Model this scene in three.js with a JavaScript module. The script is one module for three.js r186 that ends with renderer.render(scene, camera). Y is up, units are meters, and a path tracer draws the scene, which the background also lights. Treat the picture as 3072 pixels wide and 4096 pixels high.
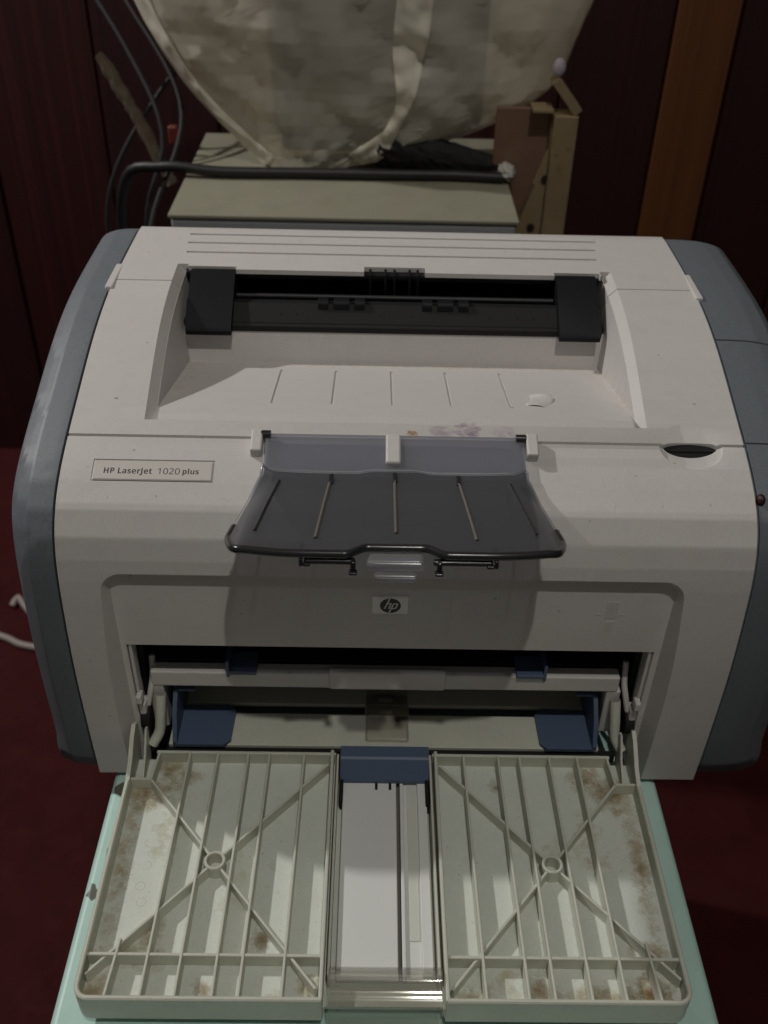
import * as THREE from 'three';
import { RoundedBoxGeometry } from 'three/addons/geometries/RoundedBoxGeometry.js';
import { mergeGeometries, mergeVertices, toCreasedNormals } from 'three/addons/utils/BufferGeometryUtils.js';
import { Brush, Evaluator, SUBTRACTION, ADDITION } from 'three-bvh-csg';
import { createNoise3D } from 'simplex-noise';

// ---------------------------------------------------------------- camera, light, exposure
const scene = new THREE.Scene();
scene.background = new THREE.Color(0x020202);
const camera = new THREE.PerspectiveCamera(54.74, 0.75, 0.02, 20);
camera.rotation.order = 'YXZ';
camera.position.set(-0.0169, 0.4291, 0.3342);
camera.rotation.set(THREE.MathUtils.degToRad(-37.232), THREE.MathUtils.degToRad(-1.002), THREE.MathUtils.degToRad(1.548));
camera.focus = 0.46; camera.userData.fStop = 12;
const renderer = new THREE.WebGLRenderer({ antialias: true });
renderer.toneMapping = THREE.LinearToneMapping;
renderer.toneMappingExposure = 1;
renderer.shadowMap.enabled = true;
const lampSpecs = [
  { name: 'light_bulb', pos: [-1.30, 1.25, -0.62], radius: 0.028, candela: 4.3, color: [1.0, 0.985, 0.95], label: 'round white bulb hanging high at the left, out of view' },
  { name: 'light_bulb', pos: [0.14, 1.95, 0.66], radius: 0.022, candela: 2.45, color: [1.0, 0.97, 0.9], label: 'round white bulb hanging high in front, out of view' },
];
const CEILING_Y = 2.15;

// ---------------------------------------------------------------- helpers
function rng(seed) { let s = seed >>> 0; return () => { s = (s + 0x6d2b79f5) >>> 0; let t = s; t = Math.imul(t ^ (t >>> 15), t | 1); t ^= t + Math.imul(t ^ (t >>> 7), t | 61); return ((t ^ (t >>> 14)) >>> 0) / 4294967296; }; }
const noise3 = createNoise3D(rng(11));
const V = (x, y, z) => new THREE.Vector3(x, y, z);
const used = {};
function numbered(n) { used[n] = (used[n] ?? -1) + 1; return used[n] ? n + '_' + String(used[n]).padStart(3, '0') : n; }
function tag(o, label, category, group) { o.userData.label = label; if (category) o.userData.category = category; if (group) o.userData.group = group; return o; }
function thing(name, label, category, pos = [0, 0, 0], group) { const g = new THREE.Group(); g.name = numbered(name); g.position.set(...pos); scene.add(g); return tag(g, label, category, group); }
function part(name, geo, mat, parent) { const m = new THREE.Mesh(geo, mat); m.name = name; m.castShadow = m.receiveShadow = true; (parent || scene).add(m); return m; }
function structure(name, geo, mat) { const m = part(name, geo, mat); m.userData.kind = 'structure'; return m; }
function uvBox(geo, s = 1) {                                   // uv in metres by the dominant axis of each normal
  const p = geo.attributes.position, n = geo.attributes.normal, uv = new Float32Array(p.count * 2);
  for (let i = 0; i < p.count; i++) {
    const a = Math.abs(n.getX(i)), b = Math.abs(n.getY(i)), c = Math.abs(n.getZ(i));
    let u, v;
    if (a >= b && a >= c) { u = p.getZ(i); v = p.getY(i); } else if (b >= c) { u = p.getX(i); v = p.getZ(i); } else { u = p.getX(i); v = p.getY(i); }
    uv[2 * i] = u * s; uv[2 * i + 1] = v * s;
  }
  geo.setAttribute('uv', new THREE.BufferAttribute(uv, 2)); return geo;
}
function uvXZ(geo, x0, x1, z0, z1) {
  const p = geo.attributes.position, uv = new Float32Array(p.count * 2);
  for (let i = 0; i < p.count; i++) { uv[2 * i] = (p.getX(i) - x0) / (x1 - x0); uv[2 * i + 1] = (p.getZ(i) - z0) / (z1 - z0); }
  geo.setAttribute('uv', new THREE.BufferAttribute(uv, 2)); return geo;
}
function box(x0, x1, y0, y1, z0, z1, r = 0, seg = 2) {
  const w = x1 - x0, h = y1 - y0, d = z1 - z0;
  const g = r ? new RoundedBoxGeometry(w, h, d, seg, Math.min(r, w / 2.05, h / 2.05, d / 2.05)) : new THREE.BoxGeometry(w, h, d).toNonIndexed();
  g.translate((x0 + x1) / 2, (y0 + y1) / 2, (z0 + z1) / 2); return uvBox(g);
}
function rib(ax, az, bx, bz, y0, y1, w = 0.0014) {                // an upright strip from (ax,az) to (bx,bz)
  const L = Math.hypot(bx - ax, bz - az), g = new RoundedBoxGeometry(w, y1 - y0, L, 1, w * 0.35);
  g.rotateY(Math.atan2(bx - ax, bz - az)); g.translate((ax + bx) / 2, (y0 + y1) / 2, (az + bz) / 2); return uvBox(g);
}
function tube(pts, r, seg = 40, rad = 10) { return new THREE.TubeGeometry(new THREE.CatmullRomCurve3(pts.map((p) => V(...p)), false, 'catmullrom', 0.5), seg, r, rad, false); }
function clean(g) { const o = new THREE.BufferGeometry(); o.setAttribute('position', g.attributes.position.clone()); if (g.index) o.setIndex(g.index.clone()); const m = mergeVertices(o, 1e-6); m.computeVertexNormals(); return m; }
// a solid from a polygon in the (z, y) side view, between two X planes (x may depend on y)
function sideSolid(poly, xl, xr) {
  const L = typeof xl === 'function' ? xl : () => xl, R = typeof xr === 'function' ? xr : () => xr;
  const c = poly.map(([z, y]) => new THREE.Vector2(z, y));
  if (THREE.ShapeUtils.area(c) < 0) c.reverse();
  const tri = THREE.ShapeUtils.triangulateShape(c, []), n = c.length, pos = [], idx = [];
  for (const p of c) pos.push(L(p.y, p.x), p.y, p.x);
  for (const p of c) pos.push(R(p.y, p.x), p.y, p.x);
  for (const [a, b, d] of tri) { idx.push(a, b, d); idx.push(n + a, n + d, n + b); }   // (z,y) ccw seen from -x
  for (let i = 0; i < n; i++) { const j = (i + 1) % n; idx.push(i, n + i, j, j, n + i, n + j); }
  const g = new THREE.BufferGeometry(); g.setAttribute('position', new THREE.Float32BufferAttribute(pos, 3)); g.setIndex(idx);
  return orient(g);
}
function orient(g) {                                             // make faces point outwards (positive volume)
  const p = g.attributes.position, ix = g.index.array; let v = 0; const a = V(), b = V(), c = V();
  for (let i = 0; i < ix.length; i += 3) { a.fromBufferAttribute(p, ix[i]); b.fromBufferAttribute(p, ix[i + 1]); c.fromBufferAttribute(p, ix[i + 2]); v += a.dot(b.clone().cross(c)); }
  if (v < 0) for (let i = 0; i < ix.length; i += 3) { const t = ix[i + 1]; ix[i + 1] = ix[i + 2]; ix[i + 2] = t; }
  g.computeVertexNormals(); return g;
}
// a solid between closed rings of equal length, capped at both ends with fans
function ringSolid(rings) {
  const n = rings[0].length, pos = [], idx = [];
  for (const r of rings) for (const p of r) pos.push(...p);
  for (let k = 0; k < rings.length - 1; k++) for (let i = 0; i < n; i++) { const j = (i + 1) % n, a = k * n + i, b = k * n + j, c = a + n, d = b + n; idx.push(a, b, c, b, d, c); }
  for (const k of [0, rings.length - 1]) {
    const m = [0, 0, 0]; for (const p of rings[k]) for (let q = 0; q < 3; q++) m[q] += p[q] / n;
    const ci = pos.length / 3; pos.push(...m);
    for (let i = 0; i < n; i++) { const j = (i + 1) % n; k === 0 ? idx.push(ci, k * n + j, k * n + i) : idx.push(ci, k * n + i, k * n + j); }
  }
  const g = new THREE.BufferGeometry(); g.setAttribute('position', new THREE.Float32BufferAttribute(pos, 3)); g.setIndex(idx); return orient(g);
}
const ev = new Evaluator(); ev.attributes = ['position', 'normal']; ev.useGroups = false;
function cut(base, ...tools) {
  let a = new Brush(base.isBrush ? base.geometry : prep(base)); a.updateMatrixWorld();
  for (const t of tools) { const b = new Brush(prep(t)); b.updateMatrixWorld(); a = ev.evaluate(a, b, SUBTRACTION); a.updateMatrixWorld(); }
  return a.geometry;
}
function prep(g) { const o = g.clone(); for (const k of Object.keys(o.attributes)) if (k !== 'position' && k !== 'normal') o.deleteAttribute(k); if (!o.attributes.normal) o.computeVertexNormals(); return o; }
function finish(g, angle = 0.6) { const o = new THREE.BufferGeometry(); o.setAttribute('position', g.attributes.position.clone()); if (g.index) o.setIndex(g.index.clone()); const m = mergeVertices(o, 2e-6); return uvBox(toCreasedNormals(m, angle)); }
// a sheet of thickness t from f(u, v) -> Vector3
function sheet(f, nu, nv, t) {
  const P = [], N = [];
  for (let j = 0; j <= nv; j++) for (let i = 0; i <= nu; i++) P.push(f(i / nu, j / nv));
  const at = (i, j) => P[Math.min(nv, Math.max(0, j)) * (nu + 1) + Math.min(nu, Math.max(0, i))];
  for (let j = 0; j <= nv; j++) for (let i = 0; i <= nu; i++) N.push(at(i + 1, j).clone().sub(at(i - 1, j)).cross(at(i, j + 1).clone().sub(at(i, j - 1))).normalize());
  const pos = [], idx = [], uv = [], M = P.length;
  for (const s of [0.5, -0.5]) P.forEach((p, k) => { const q = p.clone().addScaledVector(N[k], s * t); pos.push(q.x, q.y, q.z); uv.push((k % (nu + 1)) / nu, Math.floor(k / (nu + 1)) / nv); });
  const id = (i, j) => j * (nu + 1) + i;
  for (let j = 0; j < nv; j++) for (let i = 0; i < nu; i++) { const a = id(i, j), b = id(i + 1, j), c = id(i, j + 1), d = id(i + 1, j + 1); idx.push(a, b, d, a, d, c); idx.push(M + a, M + d, M + b, M + a, M + c, M + d); }
  const edge = (a, b) => idx.push(a, M + a, b, b, M + a, M + b);
  for (let i = 0; i < nu; i++) { edge(id(i, 0), id(i + 1, 0)); edge(id(i + 1, nv), id(i, nv)); }
  for (let j = 0; j < nv; j++) { edge(id(0, j + 1), id(0, j)); edge(id(nu, j), id(nu, j + 1)); }
  const g = new THREE.BufferGeometry(); g.setAttribute('position', new THREE.Float32BufferAttribute(pos, 3)); g.setAttribute('uv', new THREE.Float32BufferAttribute(uv, 2)); g.setIndex(idx); return orient(g);
}

// ---------------------------------------------------------------- textures and materials
function canvasTex(w, h, draw, srgb = true, repeat) {
  const c = document.createElement('canvas'); c.width = w; c.height = h; draw(c.getContext('2d'), w, h);
  const t = new THREE.CanvasTexture(c); if (srgb) t.colorSpace = THREE.SRGBColorSpace;
  t.wrapS = t.wrapT = THREE.RepeatWrapping; if (repeat) t.repeat.set(repeat, repeat); t.anisotropy = 4; return t;
}
function blob(g, r, x, y, rad, color, alpha, n = 9, wob = 0.45) {
  g.globalAlpha = alpha; g.fillStyle = color; g.beginPath();
  for (let i = 0; i <= n; i++) { const a = i / n * Math.PI * 2, q = rad * (1 + (r() - 0.5) * 2 * wob); const px = x + Math.cos(a) * q, py = y + Math.sin(a) * q; i ? g.lineTo(px, py) : g.moveTo(px, py); }
  g.closePath(); g.fill(); g.globalAlpha = 1;
}
function speckle(g, w, h, amp, seed, step = 2) { const r = rng(seed), im = g.getImageData(0, 0, w, h), d = im.data; for (let y = 0; y < h; y += step) for (let x = 0; x < w; x += step) { const a = (r() + r() - 1) * amp, b = (r() - 0.5) * amp * 0.5; for (let j = y; j < Math.min(h, y + step); j++) for (let i = x; i < Math.min(w, x + step); i++) { const k = 4 * (j * w + i); d[k] += a + b; d[k + 1] += a; d[k + 2] += a - b; } } g.putImageData(im, 0, 0); }
function scuffs(g, w, h, n, seed, col, len) { const r = rng(seed); for (let i = 0; i < n; i++) { const x = r() * w, y = r() * h, t = r() * 6.28, l = len * (0.3 + r()); g.globalAlpha = 0.10 + r() * 0.22; g.strokeStyle = col; g.lineWidth = 0.6 + r() * 1.4; g.beginPath(); g.moveTo(x, y); g.quadraticCurveTo(x + l * 0.5 * Math.cos(t + 0.3), y + l * 0.5 * Math.sin(t + 0.3), x + l * Math.cos(t), y + l * Math.sin(t)); g.stroke(); } g.globalAlpha = 1; }
const css = (r, g, b) => `rgb(${Math.round(r)},${Math.round(g)},${Math.round(b)})`;
function mottle(g, w, h, base, amp, seed, count, rmin, rmax) {
  const r = rng(seed); g.fillStyle = css(...base); g.fillRect(0, 0, w, h);
  for (let i = 0; i < count; i++) { const k = (r() - 0.5) * 2 * amp, t = (r() - 0.5) * amp * 0.5; blob(g, r, r() * w, r() * h, rmin + r() * (rmax - rmin), css(base[0] + k + t, base[1] + k, base[2] + k - t), 0.35); }
}
const grainTex = canvasTex(512, 512, (g, w, h) => {
  const r = rng(5), im = g.createImageData(w, h);
  for (let i = 0; i < w * h; i++) { const v = 128 + (r() + r() + r() - 1.5) * 70; im.data[4 * i] = im.data[4 * i + 1] = im.data[4 * i + 2] = v; im.data[4 * i + 3] = 255; }
  g.putImageData(im, 0, 0);
}, false, 12);
const whiteTex = canvasTex(1024, 1024, (g, w, h) => { mottle(g, w, h, [206, 202, 199], 4, 21, 900, 4, 26); speckle(g, w, h, 5, 24); scuffs(g, w, h, 26, 25, 'rgb(150,140,128)', 26); const r = rng(9); for (let i = 0; i < 40; i++) blob(g, r, r() * w, r() * h, 1 + r() * 1.6, css(120, 96, 74), 0.4); }, true, 4);
const creamTex = canvasTex(512, 512, (g, w, h) => { mottle(g, w, h, [203, 204, 190], 6, 22, 500, 4, 22); speckle(g, w, h, 5, 26); }, true, 6);
const greyTex = canvasTex(512, 512, (g, w, h) => { mottle(g, w, h, [107, 113, 119], 2, 23, 500, 2, 6); speckle(g, w, h, 7, 27); scuffs(g, w, h, 16, 28, 'rgb(140,146,150)', 18); }, true, 6);
const coverTex = canvasTex(2048, 1360, (g, w, h) => {               // x -0.16..0.16, z -0.175..-0.05 (v = 0 at the rear)
  mottle(g, w, h, [206, 202, 199], 4, 31, 1300, 6, 34); speckle(g, w, h, 5, 33, 3); scuffs(g, w, h, 40, 34, 'rgb(150,140,128)', 40);
  const r = rng(32), X = (x) => (x + 0.16) / 0.32 * w, Y = (z) => h - (z + 0.175) / 0.125 * h;
  const smear = (x, z, rad, col, a, n) => { for (let i = 0; i < n; i++) { const q = rad * Math.sqrt(r()), t = r() * 6.28; blob(g, r, X(x + q * Math.cos(t)), Y(z + q * Math.sin(t) * 0.6), 4 + r() * 11, col, a); } };
  smear(0.016, -0.0585, 0.0055, css(158, 138, 160), 0.16, 40); smear(0.028, -0.0595, 0.0065, css(150, 128, 152), 0.2, 55); smear(0.046, -0.0585, 0.005, css(165, 150, 166), 0.14, 30); smear(0.002, -0.057, 0.002, css(150, 110, 70), 0.3, 8);
  for (const [x, z, s] of [[-0.139, -0.075, 6], [0.052, -0.083, 7], [0.075, -0.078, 4], [0.021, -0.150, 6], [-0.13, -0.112, 4], [0.127, -0.11, 4], [0.139, -0.078, 5], [-0.03, -0.073, 3]]) blob(g, r, X(x), Y(z), s, css(120, 92, 70), 0.5);
  // yellow-brown grime caught along the bin floor's rear and side edges
  for (let i = 0; i < 900; i++) { const e = r(); let x, z; if (e < 0.62) { x = -0.118 + r() * 0.226; z = -0.150 + Math.abs(r() + r() - 1) * 0.010; } else if (e < 0.82) { z = -0.150 + r() * 0.05; x = -0.118 + Math.abs(r() + r() - 1) * 0.012; } else { z = -0.150 + r() * 0.07; x = 0.108 - Math.abs(r() + r() - 1) * 0.010 + (z + 0.15) * 0.02; } blob(g, r, X(x), Y(z), 1.5 + r() * 6, css(150 + r() * 30, 120 + r() * 25, 72 + r() * 20), 0.13); }
});
const trayTex = canvasTex(2048, 1088, (g, w, h) => {               // x -0.138..0.122, z -0.005..0.133 (v = 0 at the rear)
  mottle(g, w, h, [210, 215, 206], 6, 41, 1300, 5, 30); speckle(g, w, h, 6, 43, 4); scuffs(g, w, h, 60, 44, 'rgb(150,140,116)', 60);
  const r = rng(42), X = (x) => (x + 0.138) / 0.26 * w, Y = (z) => h - (z + 0.005) / 0.138 * h;
  const stain = (x, z, rx, rz, n, dark) => { for (let i = 0; i < n * 1.6; i++) { const q = Math.pow(r(), 0.8), t = r() * 6.28, s = dark * (0.6 + r() * 0.8); blob(g, r, X(x + rx * q * Math.cos(t)), Y(z + rz * q * Math.sin(t)), 2 + r() * r() * 30, css(146 - 52 * s + r() * 30, 126 - 54 * s + r() * 25, 86 - 48 * s + r() * 20), 0.04 + 0.075 * r(), 13, 0.6); } };
  stain(-0.128, 0.022, 0.010, 0.010, 160, 0.8); stain(-0.117, 0.018, 0.008, 0.010, 80, 0.7); stain(-0.119, 0.006, 0.008, 0.007, 70, 0.9); stain(-0.109, 0.010, 0.006, 0.008, 30, 0.8);
  stain(-0.132, 0.06, 0.004, 0.045, 160, 0.5); stain(-0.113, 0.045, 0.006, 0.02, 40, 0.3); stain(-0.120, 0.107, 0.016, 0.006, 90, 0.6); stain(-0.112, 0.094, 0.006, 0.007, 50, 0.9); stain(-0.13, 0.122, 0.006, 0.008, 60, 0.6);
  stain(-0.085, 0.122, 0.004, 0.004, 34, 1.1); stain(-0.062, 0.099, 0.003, 0.004, 30, 1.2); stain(-0.04, 0.121, 0.005, 0.007, 60, 1); stain(-0.054, 0.126, 0.004, 0.003, 20, 0.9); stain(-0.075, 0.08, 0.02, 0.03, 30, 0.15);
  stain(0.109, 0.02, 0.009, 0.011, 170, 0.8); stain(0.097, 0.010, 0.009, 0.010, 110, 0.7); stain(0.115, 0.062, 0.004, 0.045, 200, 0.75); stain(0.094, 0.045, 0.008, 0.025, 60, 0.4); stain(0.107, 0.122, 0.010, 0.008, 170, 1.25); stain(0.110, 0.104, 0.009, 0.006, 90, 0.9);
  stain(0.085, 0.123, 0.016, 0.006, 100, 0.7); stain(0.06, 0.12, 0.008, 0.008, 70, 0.9); stain(0.03, 0.124, 0.010, 0.006, 60, 0.6); stain(0.045, 0.117, 0.01, 0.006, 30, 0.4); stain(0.078, 0.055, 0.01, 0.012, 40, 0.35); stain(0.05, 0.015, 0.001, 0.001, 6, 1.6);
  for (let i = 0; i < 260; i++) blob(g, r, r() * w, r() * h, 1 + r() * 3, css(120, 95, 60), 0.25);
  g.lineWidth = 3; for (const [x, z] of [[-0.121, 0.050], [-0.120, 0.062], [-0.121, 0.073], [-0.0845, 0.083], [-0.119, 0.081]]) { g.globalAlpha = 0.28; g.strokeStyle = css(150, 140, 105); g.beginPath(); g.arc(X(x), Y(z), 13 + r() * 5, r() * 6, r() * 6 + 4.5); g.stroke(); g.globalAlpha = 1; }
});
const std = (o) => new THREE.MeshStandardMaterial(o), phy = (o) => new THREE.MeshPhysicalMaterial(o);
const M = {
  white: std({ map: whiteTex, roughness: 0.48, bumpMap: grainTex, bumpScale: 0.00004 }),
  cover: std({ map: coverTex, roughness: 0.48 }),
  grey: std({ map: greyTex, roughness: 0.5, bumpMap: grainTex, bumpScale: 0.00005 }),
  cream: std({ map: creamTex, roughness: 0.5 }),
  tray: std({ map: trayTex, roughness: 0.5 }),
  black: phy({ color: new THREE.Color().setRGB(0.014, 0.014, 0.015), roughness: 0.6, specularIntensity: 0.45 }),
  satinBlack: phy({ color: new THREE.Color().setRGB(0.010, 0.010, 0.013), roughness: 0.5, specularIntensity: 0.3 }),
  pitch: phy({ color: new THREE.Color().setRGB(0.018, 0.018, 0.019), roughness: 0.75, specularIntensity: 0.4 }),
  blue: std({ color: new THREE.Color().setRGB(0.080, 0.115, 0.190), roughness: 0.5, bumpMap: grainTex, bumpScale: 0.00003 }),
  smoke: phy({ color: new THREE.Color().setRGB(0.45, 0.46, 0.49), transmission: 0.93, roughness: 0.42, thickness: 0, ior: 1.5, side: THREE.DoubleSide }),
  smokeLit: phy({ color: new THREE.Color().setRGB(0.64, 0.65, 0.70), transmission: 0.9, roughness: 0.42, thickness: 0, ior: 1.5 }),  // lit copy of smoke: brightness at the hinge is put into the colour
  smokeDense: phy({ color: new THREE.Color().setRGB(0.06, 0.06, 0.066), transmission: 0.6, roughness: 0.2, thickness: 0, ior: 1.5 }),
  smokeRib: std({ color: new THREE.Color().setRGB(0.15, 0.13, 0.11), roughness: 0.4 }),
  clear: phy({ color: new THREE.Color().setRGB(0.86, 0.85, 0.82), transmission: 0.94, roughness: 0.08, thickness: 0, ior: 1.5 }),
  clearSmoke: phy({ color: new THREE.Color().setRGB(0.72, 0.72, 0.75), transmission: 0.85, roughness: 0.14, thickness: 0, ior: 1.5 }),
  label: std({ color: new THREE.Color().setRGB(0.86, 0.85, 0.82), roughness: 0.4 }),
};

// ================================================================ the printer
const printer = thing('laser_printer', 'off-white laser printer with grey side panels and its paper tray folded open', 'printer');
const PROF = [[0.001, 0], [0.002, 0.03], [0.002, 0.076], [0.001, 0.094], [-0.002, 0.117], [-0.0035, 0.134], [-0.0068, 0.148], [-0.0132, 0.159], [-0.0262, 0.1675], [-0.052, 0.177], [-0.077, 0.1842], [-0.1, 0.1912], [-0.123, 0.197], [-0.153, 0.2015], [-0.19, 0.203], [-0.236, 0.203]];
const profCurve = new THREE.SplineCurve(PROF.map(([z, y]) => new THREE.Vector2(z, y)));
const profPts = profCurve.getSpacedPoints(240).map((p) => [p.x, p.y]);
for (let k = 0; k < 160; k++) { const q = profPts.map((p) => [...p]); for (let i = 1; i < q.length - 1; i++) { profPts[i][0] = (q[i - 1][0] + 2 * q[i][0] + q[i + 1][0]) / 4; profPts[i][1] = (q[i - 1][1] + 2 * q[i][1] + q[i + 1][1]) / 4; } }
function profY(z) { for (let i = 0; i < profPts.length - 1; i++) { const a = profPts[i], b = profPts[i + 1]; if (a[1] > 0.1 && (a[0] - z) * (b[0] - z) <= 0 && a[0] !== b[0]) return a[1] + (b[1] - a[1]) * (z - a[0]) / (b[0] - a[0]); } return 0.203; }
function profSlice(zFrom, zTo, yMin = -1) { return profPts.filter(([z, y]) => z <= zFrom && z >= zTo && y >= yMin); }
const XB = 0.1575;

// --- front cover: body with the framed panel recess and the feed opening
const roundRect = (x0, x1, y0, y1, r, n = 8) => { const o = []; for (const [cx, cy, a] of [[x1 - r, y1 - r, 0], [x0 + r, y1 - r, 90]]) for (let i = 0; i <= n; i++) { const t = (a + 90 * i / n) * Math.PI / 180; o.push([cx + r * Math.cos(t), cy + r * Math.sin(t)]); } o.push([x0, y0], [x1, y0]); return o; };
{
  const outer = profPts.filter(([z, y]) => z > -0.0522).map((p) => [...p]);
  const poly = [...outer, [-0.0522, profY(-0.0522)], [-0.0560, 0.1665], [-0.150, 0.150], [-0.150, 0]];
  const base = sideSolid(poly, -XB, XB);
  const ra = roundRect(-0.1366, 0.1256, -0.02, 0.1318, 0.008), rb = roundRect(-0.1432, 0.1318, -0.02, 0.1402, 0.012);
  const recess = ringSolid([ra.map(([x, y]) => [x, y, -0.0082]), rb.map(([x, y]) => [x, y, 0.006]), rb.map(([x, y]) => [x, y, 0.03])]);
  const cavity = box(-0.134, 0.1228, -0.02, 0.0858, -0.120, 0.03);
  const plate = new THREE.BoxGeometry(0.0552, 0.0016, 0.0116); plate.rotateX(22.5 * Math.PI / 180); plate.translate(-0.1158, profY(-0.0348), -0.0348);
  const scoop = new THREE.SphereGeometry(1, 36, 20); scoop.scale(0.0150, 0.0040, 0.0125); scoop.rotateX(20 * Math.PI / 180); scoop.translate(0.1325, 0.1768, -0.0515);
  const pit = new THREE.SphereGeometry(1, 36, 16); pit.scale(0.0130, 0.0100, 0.0032); pit.rotateX(-8 * Math.PI / 180); pit.translate(0.1325, 0.1730, -0.0530);
  let geo = cut(base, recess, cavity, plate, scoop, pit);
  const fc = part('front_cover', finish(geo, 0.5), M.white, printer);
  tag(fc, 'off-white front cover with curved top and framed panel');
  // nameplate with its lettering
  const np = new RoundedBoxGeometry(0.0542, 0.0012, 0.0106, 2, 0.0004); np.rotateX(22.5 * Math.PI / 180); np.translate(-0.1158, profY(-0.0348) - 0.0005, -0.0348);
  const nameplate = part('nameplate', uvBox(np), M.white, printer);
  const txt = canvasTex(1024, 200, (g, w, h) => {
    mottle(g, w, h, [205, 199, 193], 3, 51, 120, 8, 30); g.fillStyle = 'rgb(58,56,58)'; g.textBaseline = 'middle';
    g.font = '92px sans-serif'; const put = (s, x, wd) => { g.save(); g.translate(x, h * 0.54); g.scale(wd / g.measureText(s).width, 1); g.fillText(s, 0, 0); g.restore(); };
    g.font = 'bold 88px sans-serif'; put('HP LaserJet', 78, 430); g.font = '94px sans-serif'; put('1020', 548, 205); g.font = 'bold 80px sans-serif'; put('plus', 768, 150);
  });
  const tp = new THREE.PlaneGeometry(0.0530, 0.0096); tp.rotateX(-Math.PI / 2); tp.rotateX(22.5 * Math.PI / 180);
  const nrm = V(0, Math.cos(22.5 * Math.PI / 180), Math.sin(22.5 * Math.PI / 180)).multiplyScalar(0.0008); tp.translate(-0.1158 + nrm.x, profY(-0.0348) - 0.0005 + nrm.y, -0.0348 + nrm.z);
  part('lettering', tp, std({ map: txt, roughness: 0.45 }), nameplate);
  // faint raised mark at the right end of the panel
  for (const [dx, dy, w, h] of [[0, 0.0045, 0.0062, 0.0110], [0, -0.0055, 0.0044, 0.0062], [-0.0058, 0.0015, 0.0030, 0.0016], [0.0058, 0.0015, 0.0030, 0.0016]])
    part('embossed_mark', box(0.0975 + dx - w / 2, 0.0975 + dx + w / 2, 0.1085 + dy - h / 2, 0.1085 + dy + h / 2, -0.0090, -0.00806, 0.0004), M.white, fc);
  // round badge label on the panel
  const lb = part('badge_label', box(-0.01545, 0.00175, 0.1092, 0.1200, -0.0084, -0.0074, 0.0009), M.label, printer);
  const logo = canvasTex(512, 322, (g, w, h) => {
    g.fillStyle = 'rgb(246,244,240)'; g.fillRect(0, 0, w, h);
    g.save(); g.beginPath(); g.ellipse(w * 0.505, h * 0.5, h * 0.475, h * 0.455, 0, 0, 7); g.clip(); g.fillStyle = 'rgb(14,14,13)'; g.fillRect(0, 0, w, h); g.restore();
    g.save(); g.beginPath(); g.rect(0, 0, w, h); g.clip(); g.strokeStyle = 'rgb(214,212,206)'; g.lineCap = 'butt'; g.lineJoin = 'round'; g.lineWidth = 25; g.translate(w * 0.505, h * 0.5); g.transform(1, 0, -0.36, 1, 0, 0);
    const s = h / 322; g.scale(s, s);
    g.beginPath(); g.moveTo(-62, -170); g.lineTo(-62, 62); g.stroke(); g.beginPath(); g.moveTo(-62, -20); g.lineTo(-62 + 26, -44); g.quadraticCurveTo(-2, -50, -2, -14); g.lineTo(-2, 62); g.stroke();
    g.beginPath(); g.moveTo(34, -44); g.lineTo(34, 170); g.stroke(); g.beginPath(); g.moveTo(34, -38); g.lineTo(70, -40); g.quadraticCurveTo(96, -40, 96, -8); g.lineTo(96, 24); g.quadraticCurveTo(96, 56, 66, 56); g.lineTo(34, 54); g.stroke(); g.restore();
  });
  const lp = new THREE.PlaneGeometry(0.0164, 0.0101); lp.translate(-0.00685, 0.1146, -0.00725); part('lettering', lp, std({ map: logo, roughness: 0.42 }), lb);
}
// --- top cover with the output bin; rear cover behind its joint
const binPoly = [[-0.045, 0.225], [-0.0605, 0.1800], [-0.0665, 0.1812], [-0.152, 0.1625], [-0.1575, 0.1805], [-0.232, 0.1805], [-0.232, 0.2002], [-0.1835, 0.2002], [-0.1845, 0.225]];
binPoly[1] = [-0.0655, 0.1816]; binPoly[2] = [-0.0700, 0.1804]; binPoly[0] = [-0.0640, 0.225];
const binL = (y) => -0.1178 - (y - 0.1625) * 0.12, binR = (y) => 0.1078 + (y - 0.1625) * 0.10;
const binCut = sideSolid(binPoly, binL, binR);
function edgeCut(sign) {                                           // a sloping bevel along the bin's side edge, following the cover's curve
  const rings = [];
  for (let i = 0; i <= 40; i++) {
    const z = -0.0625 - i / 40 * (0.1895 - 0.0625), y = Math.min(profY(z), 0.203), x0 = sign < 0 ? binL(y - 0.002) : binR(y - 0.002);
    rings.push([[x0 - sign * 0.002, y - 0.0042, z], [x0 + sign * 0.0002, y - 0.0042, z], [x0 + sign * 0.0045, y + 0.0004, z], [x0 + sign * 0.0045, y + 0.006, z], [x0 - sign * 0.002, y + 0.006, z]]);
  }
  return ringSolid(rings);
}
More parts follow.
